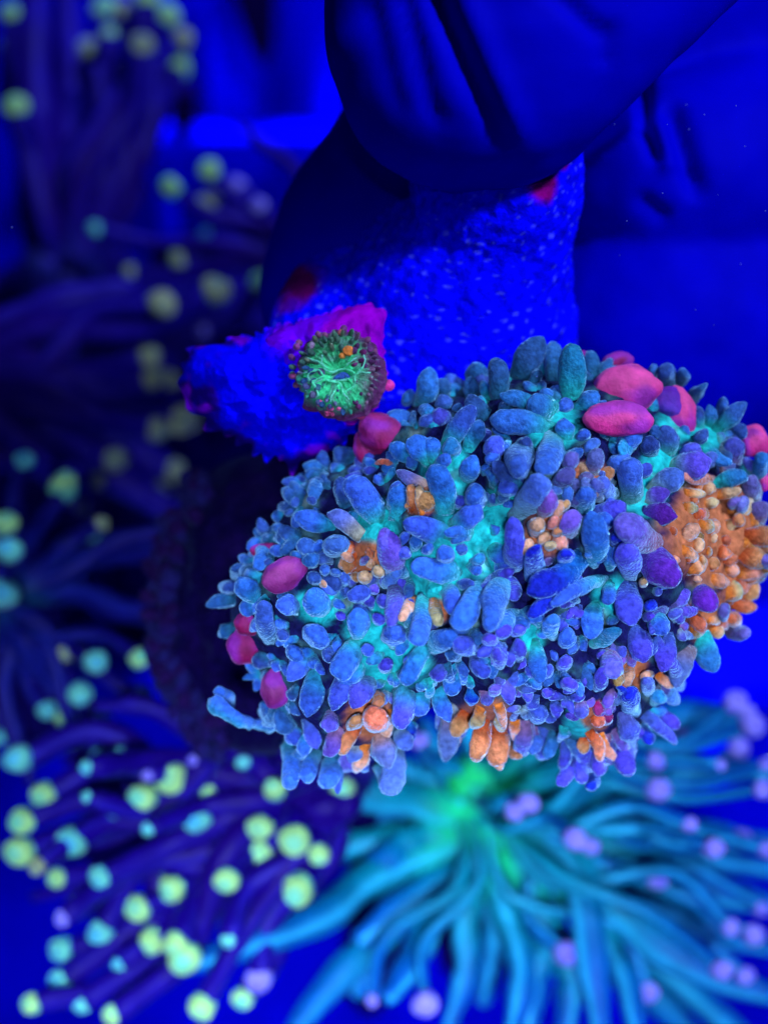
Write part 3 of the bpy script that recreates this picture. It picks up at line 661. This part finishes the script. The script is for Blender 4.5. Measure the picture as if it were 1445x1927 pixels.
T((720, 620), S1, [
 (145, 280, 175, 152, 84, 'b'), (78, 318, 112, 'b'), (95, 245, 60, 'b'), (225, 260, 230, 185, 62, 'd'), (340, 200, 348, 132, 76, 'd'), (340, 260, 335, 185, 62, 'd'), (440, 262, 425, 115, 76, 'd'), (500, 190, 590, 42, 92, 'd'),
 (555, 215, 582, 152, 52, 'd'), (617, 235, 58, 'b'), (705, 270, 703, 66, 100, 't'), (570, 295, 452, 248, 64, 'b'), (650, 315, 556, 280, 84, 'b'), (640, 380, 414, 345, 96, 'b'), (688, 275, 62, 'b'), (725, 300, 800, 240, 66, 'b'),
 (690, 420, 682, 330, 74, 'b'), (640, 405, 600, 532, 90, 'b'), (748, 390, 58, 'b'), (780, 430, 64, 'b'), (707, 480, 64, 'd'), (785, 540, 810, 455, 66, 'b'), (690, 548, 84, 'd'), (535, 430, 510, 535, 104, 'd'), (430, 435, 90, 'v'),
 (540, 420, 50, 'd'), (415, 480, 56, 'b'), (545, 590, 420, 505, 66, 'd'), (358, 608, 98, 'b'), (460, 590, 74, 'b'), (490, 720, 590, 566, 100, 'b'), (600, 700, 614, 610, 64, 'v'), (765, 690, 755, 598, 78, 'b'),
 (235, 460, 335, 300, 80, 'b'), (315, 470, 365, 348, 62, 't'), (160, 335, 58, 'b'), (235, 350, 205, 300, 74, 'v'), (240, 300, 218, 250, 74, 'd'), (255, 430, 78, 't'), (190, 510, 95, 415, 84, 'b'), (180, 505, 180, 408, 56, 'b'), (120, 480, 32, 430, 62, 'b'),
 (195, 525, 240, 475, 44, 'b'), (300, 565, 348, 478, 78, 'b'), (395, 335, 325, 250, 76, 'd'), (280, 285, 42, 'd'), (235, 700, 195, 532, 88, 'b'), (165, 590, 55, 540, 54, 'b'), (35, 680, 55, 575, 70, 'b'), (260, 750, 350, 660, 84, 'b'), (245, 790, 92, 735, 90, 'b'),
 (290, 645, 52, 'v'), (152, 700, 138, 592, 42, 'n'), (108, 690, 106, 590, 48, 'o'), (98, 660, 30, 'o'), (80, 830, 54, 'v'), (118, 835, 122, 778, 46, 'b'), (170, 818, 48, 'b'), (225, 835, 62, 'b'), (25, 930, 8, 770, 84, 'v'), (482, 895, 480, 722, 100, 'v'), (362, 860, 54, 't'),
 (305, 925, 128, 880, 84, 'b'), (200, 940, 150, 890, 60, 'b'), (580, 735, 64, 'n'), (545, 808, 52, 'n'), (605, 775, 52, 'n'), (640, 715, 50, 'n'), (680, 655, 46, 'o'), (625, 810, 44, 'n'), (650, 760, 40, 'o'), (712, 765, 695, 685, 88, 'v'), (580, 945, 572, 830, 78, 's'),
 (780, 700, 900, 665, 80, 'v'), (785, 890, 782, 702, 88, 'b'), (1040, 810, 890, 720, 112, 'v'), (930, 925, 915, 810, 92, 'v'), (985, 830, 1085, 955, 120, 'u'), (970, 655, 1072, 612, 74, 'v'), (990, 700, 1092, 705, 84, 'u'), (935, 640, 930, 495, 100, 'b'), (870, 620, 822, 575, 64, 'b'),
 (1005, 620, 1122, 545, 92, 'b'), (1075, 520, 1220, 490, 104, 'v'), (882, 500, 90, 'b'), (930, 410, 92, 'b'), (990, 350, 905, 460, 76, 't'), (1010, 470, 1000, 408, 68, 'd'), (1022, 385, 52, 'd'), (1062, 470, 1060, 370, 82, 'd'), (1145, 450, 92, 'v'), (1015, 160, 56, 'd'), (1080, 215, 1062, 150, 74, 'd'), (1105, 215, 1122, 160, 48, 'd'),
 (1155, 275, 1212, 210, 62, 'd'), (1190, 370, 1178, 290, 54, 'd'), (1218, 365, 1222, 288, 52, 'd'), (1275, 320, 1285, 264, 52, 'd'), (1245, 385, 1355, 278, 62, 'd'), (1200, 400, 62, 'd'), (1260, 405, 1320, 412, 58, 'd'), (1290, 410, 1350, 365, 62, 'd'), (1230, 482, 56, 'b'), (1195, 435, 1300, 498, 54, 't'), (1322, 510, 1318, 410, 74, 'v'),
 (1240, 560, 1130, 545, 44, 'n'), (1250, 625, 1340, 602, 46, 'n'), (1235, 580, 1358, 555, 62, 't'), (1395, 640, 1380, 560, 70, 'd'), (1400, 740, 1398, 650, 66, 'd'), (1380, 930, 1440, 860, 84, 'v'), (1340, 705, 50, 'o'), (1420, 550, 1425, 480, 60, 't'), (1350, 650, 62, 'b'), (1310, 650, 56, 'b'),
 (820, 745, 850, 700, 60, 'b'), (870, 780, 60, 's'), (680, 850, 70, 's'), (640, 600, 52, 'd'), (730, 640, 56, 'd'), (850, 650, 50, 'b'), (800, 600, 54, 'n'), (760, 560, 50, 'd'), (780, 600, 760, 570, 50, 'b')])
T((720, 1000), S1, [
 (465, 190, 405, 362, 102, 'b'), (370, 210, 280, 358, 92, 'b'), (225, 200, 262, 312, 64, 'b'), (185, 250, 214, 346, 50, 'n'), (155, 235, 128, 405, 68, 'b'), (112, 250, 72, 325, 48, 'n'), (40, 195, 28, 345, 62, 'v'), (40, 385, 78, 'b'), (480, 170, 492, 248, 48, 'v'), (465, 230, 42, 'u'),
 (760, 90, 552, 225, 112, 's'), (700, 185, 560, 310, 64, 's'), (830, 180, 650, 270, 60, 'b'), (850, 185, 838, 268, 52, 'b'), (810, 260, 775, 385, 78, 'b'), (925, 180, 920, 345, 100, 'v'), (998, 275, 48, 's'), (1020, 310, 1055, 380, 80, 'b'), (985, 185, 36, 'n'), (945, 350, 990, 480, 88, 'v'), (1055, 380, 1045, 515, 76, 'v'),
 (1095, 310, 54, 'b'), (1140, 430, 1105, 575, 92, 'd'), (1190, 390, 1250, 520, 84, 't'), (1290, 360, 1368, 378, 72, 'v'), (1170, 225, 1240, 290, 84, 'u'), (1280, 300, 56, 'v'), (1150, 305, 1200, 375, 54, 'o'), (1225, 360, 1280, 385, 50, 'n'), (350, 445, 285, 400, 80, 'v'), (180, 425, 262, 385, 84, 'b'), (165, 420, 78, 565, 72, 'b'),
 (345, 460, 392, 545, 68, 'v'), (440, 510, 430, 448, 54, 'v'), (560, 400, 592, 556, 66, 'b'), (455, 560, 485, 642, 54, 'v'), (275, 510, 268, 610, 64, 'b'), (205, 590, 240, 706, 72, 'b'), (90, 585, 58, 730, 84, 'v'), (40, 780, 15, 975, 78, 'b'), (60, 740, 100, 810, 66, 'b'), (690, 560, 66, 'v'), (680, 490, 60, 'v'), (870, 460, 835, 530, 84, 'v'),
 (790, 590, 825, 515, 60, 'v'), (590, 680, 68, 'b'), (660, 635, 655, 700, 52, 'v'), (575, 740, 562, 828, 54, 'b'), (645, 750, 615, 846, 48, 'd'), (710, 820, 665, 940, 66, 'v'), (752, 830, 745, 930, 56, 'v'), (795, 800, 806, 912, 56, 'v'), (770, 900, 780, 960, 50, 's'), (920, 760, 920, 902, 94, 'v'), (975, 730, 1000, 795, 54, 's'), (850, 770, 838, 850, 72, 'd'),
 (892, 640, 886, 588, 42, 's'), (940, 680, 935, 600, 70, 's'), (380, 700, 340, 850, 70, 'o'), (440, 720, 412, 872, 74, 'o'), (320, 680, 272, 770, 68, 'o'), (480, 780, 495, 850, 54, 'o'), (440, 830, 438, 885, 48, 'n'), (520, 740, 540, 800, 50, 'o'), (280, 740, 262, 800, 46, 'o'), (785, 690, 828, 726, 48, 'o'), (845, 700, 48, 'q'), (760, 770, 745, 830, 48, 'o'),
 (890, 530, 878, 572, 48, 'o'), (925, 500, 915, 570, 48, 'n'), (985, 545, 52, 'n'), (1025, 530, 1088, 578, 40, 'n'), (500, 480, 505, 410, 56, 'v'), (460, 370, 62, 'v'), (510, 365, 56, 'v'), (400, 400, 58, 'v'), (420, 590, 50, 'v'), (380, 600, 400, 650, 54, 'v'), (540, 560, 545, 640, 50, 'v'), (620, 520, 56, 'v'), (700, 430, 690, 370, 60, 'b'), (640, 400, 640, 330, 58, 'b'), (780, 430, 880, 365, 62, 't'),
 (620, 600, 46, 'v'), (740, 640, 745, 700, 56, 'v'), (800, 640, 806, 690, 48, 'q'), (1010, 640, 1040, 600, 56, 't'), (1000, 610, 985, 560, 54, 'b'), (1100, 530, 1075, 480, 56, 'v'), (300, 330, 50, 'b'), (100, 480, 54, 'b'), (20, 500, 54, 'v'), (340, 590, 330, 650, 50, 's'), (200, 500, 215, 560, 64, 'v'), (150, 600, 140, 690, 70, 'b')])
S3 = 0.4014
T((280, 900), S3, [
 (1095, 215, 955, 5, 132, 'b'), (930, 140, 890, 5, 94, 'd'), (1165, 200, 1168, 40, 92, 'b'), (870, 250, 695, 180, 98, 'b'), (1005, 280, 855, 165, 86, 'b'), (710, 290, 608, 240, 74, 'd'), (600, 230, 60, 'd'), (662, 155, 48, 'd'), (690, 108, 56, 'd'), (765, 95, 52, 'd'), (880, 300, 114, 'b'), (745, 312, 90, 'd'), (760, 380, 78, 'd'), (690, 368, 62, 'd'),
 (705, 430, 54, 'd'), (820, 428, 48, 'd'), (880, 442, 60, 'b'), (770, 470, 64, 'd'), (930, 360, 58, 'n'), (1010, 450, 70, 'n'), (1070, 430, 62, 'n'), (1018, 380, 48, 'd'), (815, 490, 40, 'n'), (1145, 440, 1105, 255, 112, 'v'), (430, 460, 425, 418, 78, 'd'), (385, 510, 76, 'd'), (520, 580, 430, 480, 108, 'b'), (510, 570, 425, 625, 84, 'b'), (565, 760, 540, 590, 90, 'd'), (630, 735, 64, 'd'),
 (700, 620, 614, 590, 86, 'b'), (830, 640, 750, 530, 124, 'b'), (770, 715, 134, 'b'), (680, 810, 88, 'b'), (740, 810, 670, 935, 92, 'b'), (555, 820, 510, 888, 78, 'd'), (800, 920, 745, 1105, 124, 'b'), (985, 535, 104, 'b'), (990, 740, 975, 625, 96, 'b'), (985, 760, 880, 915, 116, 'b'), (1030, 795, 64, 'b'), (1075, 650, 64, 'v'), (1148, 580, 1140, 672, 64, 'v'), (1090, 565, 70, 'v'), (1140, 732, 114, 'b'), (1050, 512, 54, 'v'),
 (940, 930, 870, 1075, 106, 'v'), (1020, 930, 955, 1075, 114, 'v'), (1180, 980, 1200, 1140, 94, 'v'), (1085, 1010, 1060, 1070, 62, 'o'), (1060, 1110, 124, 'o'), (985, 1130, 84, 'o'), (980, 1160, 905, 1288, 74, 'o'), (860, 1090, 835, 1190, 92, 'v'), (890, 1160, 830, 1290, 84, 'v'), (660, 1100, 600, 1160, 112, 'd'), (690, 1160, 670, 1250, 92, 'b'), (645, 1240, 660, 1430, 94, 'b'), (790, 1280, 735, 1415, 80, 'b'), (860, 1300, 822, 1425, 104, 'b'),
 (905, 1340, 885, 1470, 56, 'b'), (1070, 1190, 1120, 1345, 112, 'b'), (1090, 1340, 1130, 1465, 94, 'b'), (960, 1250, 940, 1330, 92, 'b'), (990, 1300, 1010, 1360, 60, 'b'), (540, 1080, 74, 'd'), (740, 1130, 780, 1260, 80, 'v'), (860, 780, 850, 860, 60, 'd'), (1210, 1140, 1230, 1230, 60, 's'), (760, 1180, 730, 1300, 70, 'b')])
# the long ragged fold at lower left
V, F, A = sweep(catmull([P(510, 1366, 0.163), P(455, 1352, 0.159), P(420, 1334, 0.158), P(392, 1318, 0.159)], 24), [px(lerp(12, 21, ss(0, 1, i/24))*(1 if i < 20 else (24.2-i)/4.5), 0.16) for i in range(25)], 14, flat=0.6)
link('fold', lump(lump(V, px(12, .16), 300, 2), px(5, .16), 900, 5), F, M['flesh'], mush, [lc((0.03, 0.35, 0.5), PAL['b'], ss(-1, 0.3, math.sin(an))) for t, an in A], origin=P(510, 1366, 0.163))
vesicle(430, 1335, 412, 1300, 30, 'b')
# pink bubbles
def T1(x, y): return 720+x*S1, 620+y*S1
for (x, y, a, b, rot, code, lift, lb) in (
    (915, 225, 132, 92, 0.12, 'p', 24, 'largest magenta bubble at the upper right edge'), (882, 335, 134, 68, 0.0, 'p', 64, 'oval pink bubble lying in front of the magenta ones'), (1115, 310, 62, 105, 0.25, 'p', 26, 'upright pink bubble right of the largest one'),
    (1075, 275, 70, 62, -0.5, 'u', 34, None), (1392, 420, 58, 62, 0.2, 'p', 20, None), (880, 118, 62, 34, 0.2, 'q', 0, None), (1436, 572, 26, 34, 0, 'p', 10, None), (752, 130, 34, 52, 0.2, 'q', 0, None)):
    X, Y = T1(x, y); blob(X, Y, a*S1, b*S1, rot, code, lift, seed=x*0.01, label=lb)
for (x, y, a, b, rot, code, lift, lb) in (
    (632, 455, 112, 76, 0.5, 'm', 30, 'purple pink oval bubble at the left edge'), (452, 785, 84, 90, -0.3, 'q', 14, None), (592, 988, 66, 92, 0.1, 'm', 34, 'egg shaped pink bubble low at the left'), (560, 340, 86, 38, 0, 'q', 0, None), (470, 680, 70, 60, 0, 'q', 0, None)):
    blob(280+x*S3, 900+y*S3, a*S3, b*S3, rot, code, lift, seed=x*0.013, label=lb)
blob(716, 815, 46, 38, -0.4, 'q', 6, seed=4, dep=0.1575); blob(688, 845, 22, 38, 0.2, 'q', 0, seed=6, dep=0.158)
V, F, A = sweep(catmull([P(705, 872, 0.1545), P(722, 868, 0.1535), P(742, 874, 0.1545)], 8), [px(q, .154) for q in (2, 5, 6, 6, 5, 6, 6, 4, 2)], 10, flat=0.6)
link('fold', lump(V, px(3, .154), 900, 2), F, M['flesh'], mush, [(0.9, 0.22, 0.12)]*len(V), origin=P(705, 872, 0.1545))

# fillers: the small tentacles crowded between the large ones
def near(x, y):
    m = 1e9
    for bx, by, tx, ty, w in segs:
        ex, ey = tx-bx, ty-by; L2 = ex*ex+ey*ey
        t = max(0, min(1, ((x-bx)*ex+(y-by)*ey)/L2)) if L2 > 0 else 0
        m = min(m, math.hypot(x-bx-ex*t, y-by-ey*t)-w/2)
    return m
def fill_code(x, y):
    if zone(x, y, ORNG) > 0.1: return R.choice('oonn')
    if x > 900 and y > 1080: return R.choice('vvvvbd')
    if x < 640: return R.choice('dddb')
    if y < 850 and x > 1100: return R.choice('dddb')
    return R.choice('bbbvddt')
def inpoly(x, y, grow=1.0): return body.rho(x, y) < grow
small = []
tries = 0
big_n = len([o for o in mush.children if o.name.startswith('tentacle')])
def flow(x, y):
    """which way a small tentacle leans: away from the nearest rosette, outwards near the rim, down low on the body"""
    vx, vy = 0.0, 0.0
    for a, b, r in TEAL:
        d = math.hypot(x-a, y-b)+1
        q = math.exp(-(d/(r*1.3))**2); vx += (x-a)/d*q; vy += (y-b)/d*q
    rho = body.rho(x, y); an = math.atan2(y-body.c[1], x-body.c[0])
    vx += math.cos(an)*rho**3*1.2; vy += math.sin(an)*rho**3*1.2 + 0.7*ss(1050, 1300, y)
    vx += R.uniform(-.45, .45); vy += R.uniform(-.45, .45)
    return vx, vy
while tries < 40000 and len(small) < 620:
    tries += 1
    x, y = R.uniform(400, 1450), R.uniform(680, 1440)
    if not inpoly(x, y, 0.99) or (zone(x, y, TEAL[:8]) > 0.4 and R.random() < 0.9): continue
    g = near(x, y); oz = zone(x, y, ORNG) > 0.1
    if g < (1 if not oz else 2): continue
    w = R.uniform(21, 29) + 20*R.random()**2.0 if not oz else R.uniform(20, 40 if y < 1200 else 27)
    ok = True
    for (a, b, ww, _) in small:
        if math.hypot(x-a, y-b) < (w+ww)*(0.47 if not oz else 0.37): ok = False; break
    if ok: small.append((x, y, w, g))
fing = []
for (x, y, w, g) in small:
    oz = zone(x, y, ORNG) > 0.1
    vx, vy = flow(x, y); code = fill_code(x, y)
    n = 1 if (w < 25 or oz) else R.choice((1, 2, 3, 4))
    if n == 1:
        ln = w*R.uniform(0.5, 1.5)*(1.2 if oz else 1)
        fing.append((g+w*.6, x, y, x+vx*ln, y+vy*ln, w, code, w*R.uniform(0.3, 0.9))); continue
    fan = math.atan2(vy, vx)
    for q in range(n):
        a2 = fan + (q-(n-1)/2)*R.uniform(0.6, 1.0) + R.uniform(-.2, .2); ln = w*R.uniform(0.8, 1.6)
        ww = w*R.uniform(0.55, 0.78)
        fing.append((g+ww*.6, x+math.cos(a2)*w*.1, y+math.sin(a2)*w*.1, x+math.cos(a2)*ln, y+math.sin(a2)*ln, ww, code if R.random() < .8 else fill_code(x, y), w*R.uniform(0.3, 1.0)))
fing.sort(key=lambda f: -f[0])
nparts = max(0, 300-big_n)
rest = ([], [], [])
for i, (_, x, y, tx, ty, w, code, lf) in enumerate(fing):
    V, F, cols, p0 = vesicle_mesh(x, y, tx, ty, w, code, lift=lf, fine=i < nparts)
    if i < nparts: link('tentacle', V, F, M['flesh'], mush, cols, origin=p0)
    else:
        n0 = len(rest[0]); rest[0].extend(V); rest[1].extend([tuple(q+n0 for q in f) for f in F]); rest[2].extend(cols)
# ragged rim all round
for k in range(150):
    th = 2*math.pi*k/150+R.uniform(-.02, .02); r = body.rad(th)*R.uniform(0.93, 1.0)
    x, y = body.c[0]+math.cos(th)*r, body.c[1]+math.sin(th)*r
    fc = fill_code(x, y)
    if fc in 'on' and x < 1250:
        if 800 < x < 1000: continue
        fc = R.choice('vbv')
    if near(x, y) < -6: continue
    o = R.uniform(16, 40) + (34 if y > 1280 else 0); w = R.uniform(24, 42)
    V, F, cols, p0 = vesicle_mesh(x, y, x+math.cos(th+R.uniform(-.5, .5))*o, y+math.sin(th+R.uniform(-.5, .5))*o, w, fc, lift=R.uniform(-10, 10), fine=False)
    n0 = len(rest[0]); rest[0].extend(V); rest[1].extend([tuple(q+n0 for q in f) for f in F]); rest[2].extend(cols)
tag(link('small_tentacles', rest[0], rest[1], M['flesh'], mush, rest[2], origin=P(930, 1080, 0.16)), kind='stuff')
print('large', big_n, 'small', len(fing))

# the coral's dark purple far side, shade painted into its colours, out of focus at the left
FP = [(300, 1100), (330, 980), (400, 880), (470, 850), (560, 850), (620, 900), (620, 1100), (580, 1300), (540, 1420), (450, 1420), (370, 1370), (310, 1250)]
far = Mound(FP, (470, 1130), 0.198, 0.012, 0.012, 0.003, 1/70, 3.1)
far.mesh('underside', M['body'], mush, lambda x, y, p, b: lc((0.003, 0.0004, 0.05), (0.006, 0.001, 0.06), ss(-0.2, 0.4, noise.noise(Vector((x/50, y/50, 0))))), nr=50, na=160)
V_, F_, C_ = [], [], []
for i in range(120):
    th = R.uniform(1.7, 4.4); rr = far.rad(th)*R.uniform(0.78, 1.02)
    x, y = far.c[0]+math.cos(th)*rr, far.c[1]+math.sin(th)*rr
    d = far.depth(min(x, 619), y) ; w = px(R.uniform(22, 36), d)
    p0 = P(x, y, d+0.001); n = (VIEW*R.uniform(.3, 1)+(M3 @ Vector((math.cos(th), -math.sin(th), 0)))).normalized()
    pts = [p0+n*w*q for q in (0, .3, .6, .85, 1.05, 1.18, 1.25)]
    V, F, A = sweep(pts, [w/2*q for q in (.7, .85, 1, .97, .8, .5, .1)], 9)
    n0 = len(V_); V_ += lump(V, w*.1, 400, i); F_ += [tuple(q+n0 for q in f) for f in F]
    c = R.choice([(0.012, 0.012, 0.12), (0.012, 0.006, 0.10), (0.016, 0.004, 0.08)]); C_ += [c]*len(V)  # dimmed tentacle colours, shade painted in
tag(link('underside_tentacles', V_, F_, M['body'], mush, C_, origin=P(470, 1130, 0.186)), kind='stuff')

# ------------------------------------------------------------------ gloved hand: one continuous surface
def hand():
    bmv = []; bmf = []
    def limb(pts, rads, flat=0.9, n=40, ns=40):
        p = catmull([P(*q) for q in pts], n)
        k = len(rads)-1; rad = []
        for i in range(n+1):
            f = i/n*k; j = min(int(f), k-1); t = ss(0, 1, f-j)
            rad.append(px(lerp(rads[j], rads[j+1], t), pts[0][2]))
        V, F, A = sweep(p, rad, ns, flat=flat)
        n0 = len(bmv); bmv.extend(V); bmf.extend([tuple(q+n0 for q in f) for f in F])
    # thumb, pointing down at the plug
    rows = [(-330, 1160, 540, .152, .50), (-160, 1075, 450, .151, .5), (0, 1000, 382, .150, .5), (60, 972, 356, .150, .5), (110, 945, 330, .150, .52), (170, 920, 290, .1505, .54), (220, 902, 258, .151, .56), (265, 893, 222, .152, .6), (300, 890, 182, .153, .64), (326, 890, 140, .154, .7), (345, 892, 96, .155, .8), (356, 893, 50, .156, .9), (360, 893, 8, .1565, 1)]
    yy = [r[0] for r in rows]; n0 = len(bmv); ns = 64; nn = 90
    cm = catmull([Vector((r[1], r[2], r[3]*1000)) for r in rows], nn); cy = catmull([Vector((r[0], r[4]*100, 0)) for r in rows], nn)
    for q, w in zip(cm, cy):
        dpt = q.z/1000
        for k in range(ns):
            an = 2*math.pi*k/ns; sa = math.sin(an)
            p = P(q.x+math.cos(an)*q.y, w.x, dpt) + VIEW*sa*px(q.y, dpt)*w.y*0.01
            bmv.append(p)
    for i in range(nn):
        for k in range(ns): bmf.append((n0+i*ns+k, n0+i*ns+(k+1) % ns, n0+(i+1)*ns+(k+1) % ns, n0+(i+1)*ns+k))
    bmf.append(tuple(n0+k for k in range(ns-1, -1, -1))); bmf.append(tuple(n0+nn*ns+k for k in range(ns)))
    # index finger behind the plug
    limb([(1080, 60, 0.176), (860, 240, 0.178), (700, 400, 0.180), (632, 530, 0.181), (625, 640, 0.181), (625, 720, 0.181)], [210, 190, 165, 150, 130, 40], flat=0.8)
    # middle, ring and little fingers curled behind at the right
    limb([(1640, 260, 0.200), (1420, 300, 0.190), (1260, 320, 0.186), (1150, 330, 0.190), (1080, 350, 0.196)], [230, 200, 165, 140, 60], flat=0.8)
    limb([(1640, 560, 0.205), (1420, 590, 0.196), (1240, 600, 0.192), (1120, 590, 0.196), (1050, 580, 0.202)], [260, 240, 215, 180, 80], flat=0.8)
    limb([(1640, 820, 0.212), (1420, 840, 0.204), (1250, 840, 0.202), (1130, 820, 0.206)], [240, 220, 190, 60], flat=0.8)
    # palm
    limb([(1250, -250, 0.190), (1480, 100, 0.200), (1640, 420, 0.215), (1700, 820, 0.222)], [520, 420, 380, 260], flat=0.45)
    me = bpy.data.meshes.new('gloved_hand'); me.from_pydata([tuple(v) for v in bmv], [], bmf)
    o = bpy.data.objects.new('gloved_hand', me); COL.objects.link(o)
    md = o.modifiers.new('r', 'REMESH'); md.mode = 'VOXEL'; md.voxel_size = 0.0007
    sm = o.modifiers.new('s', 'SMOOTH'); sm.factor = 0.6; sm.iterations = 14
    dg = bpy.context.evaluated_depsgraph_get()
    m2 = bpy.data.meshes.new_from_object(o.evaluated_get(dg))
    o.modifiers.clear(); o.data = m2; bpy.data.meshes.remove(me)
    # creases of the loose glove: real grooves and folds
    CR = [([(800, -60), (850, 60), (900, 170), (955, 285)], 20, -0.0022), ([(850, -60), (905, 80), (950, 190), (1005, 300)], 26, 0.0012), ([(760, 0), (785, 100), (810, 200), (835, 250)], 18, -0.0009),
          ([(700, 20), (730, 140), (760, 230)], 20, -0.0006), ([(1040, -20), (1100, 40), (1150, 80)], 18, -0.0012), ([(1150, 60), (1130, 130)], 18, -0.0007), ([(1205, 150), (1215, 240), (1245, 315)], 15, -0.0030), ([(1265, 210), (1290, 290), (1318, 385)], 17, -0.0030), ([(1235, 230), (1262, 330)], 14, 0.0012), ([(1210, 380), (1260, 420)], 16, -0.0012)]
    inv = MW.inverted(); nv = len(m2.vertices)
    nor = [v.normal.copy() for v in m2.vertices]
    for v, nn in zip(m2.vertices, nor):
        q = inv @ v.co; X = q.x/-q.z*FPX+722.5; Y = -q.y/-q.z*FPX+963.5
        a = 0.0
        if nn.dot(VIEW) > -0.2:
            for pl, wd, am in CR:
                if (pl[0][0] > 1160) != (-q.z > 0.168): continue
                m = 1e9; tb = 0; n = len(pl)-1
                for i in range(n):
                    x1, y1 = pl[i]; x2, y2 = pl[i+1]; ex, ey = x2-x1, y2-y1
                    t = max(0, min(1, ((X-x1)*ex+(Y-y1)*ey)/(ex*ex+ey*ey)))
                    dd = math.hypot(X-x1-ex*t, Y-y1-ey*t)
                    if dd < m: m = dd; tb = (i+t)/n
                a += 0.75*am*math.exp(-(m/(wd*1.1))**2)*ss(0, 0.3, 1-tb)**0.6
        a += 0.0006*noise.noise(v.co*90) + 0.00025*noise.noise(v.co*260)
        v.co += nn*a
    m2.polygons.foreach_set('use_smooth', [True]*len(m2.polygons))
    m2.materials.clear(); m2.materials.append(M['glove'])
    c = P(950, 200, 0.16)
    for v in m2.vertices: v.co -= c
    o.location = c
    tag(o, "person's hand in a wrinkled dark rubber glove pinching the coral plug from above", 'hand')
hand()

# ------------------------------------------------------------------ specks drifting in the water
V_, F_ = [], []
for i in range(46):
    x, y, d = R.uniform(0, 1445), R.uniform(0, 1927), R.uniform(0.150, 0.32)
    if i < 24: x, y, d = R.uniform(1000, 1440), R.uniform(150, 800), R.uniform(0.150, 0.166)
    c = P(x, y, d); r = R.uniform(0.00004, 0.00010)
    n0 = len(V_); V_ += [c+Vector(q)*r for q in ((1, 0, 0), (-1, 0, 0), (0, 1.3, 0), (0, -1.3, 0), (0, 0, 1), (0, 0, -1))]
    F_ += [(n0+a, n0+b, n0+e) for a, b, e in ((0, 2, 4), (2, 1, 4), (1, 3, 4), (3, 0, 4), (2, 0, 5), (1, 2, 5), (3, 1, 5), (0, 3, 5))]
tag(link('floating_specks', V_, F_, M['tip'], None, [(0.2, 0.25, 0.9)]*len(V_), origin=P(1200, 500, 0.16)), 'tiny pale specks drifting in the blue tank water', 'specks', kind='stuff')
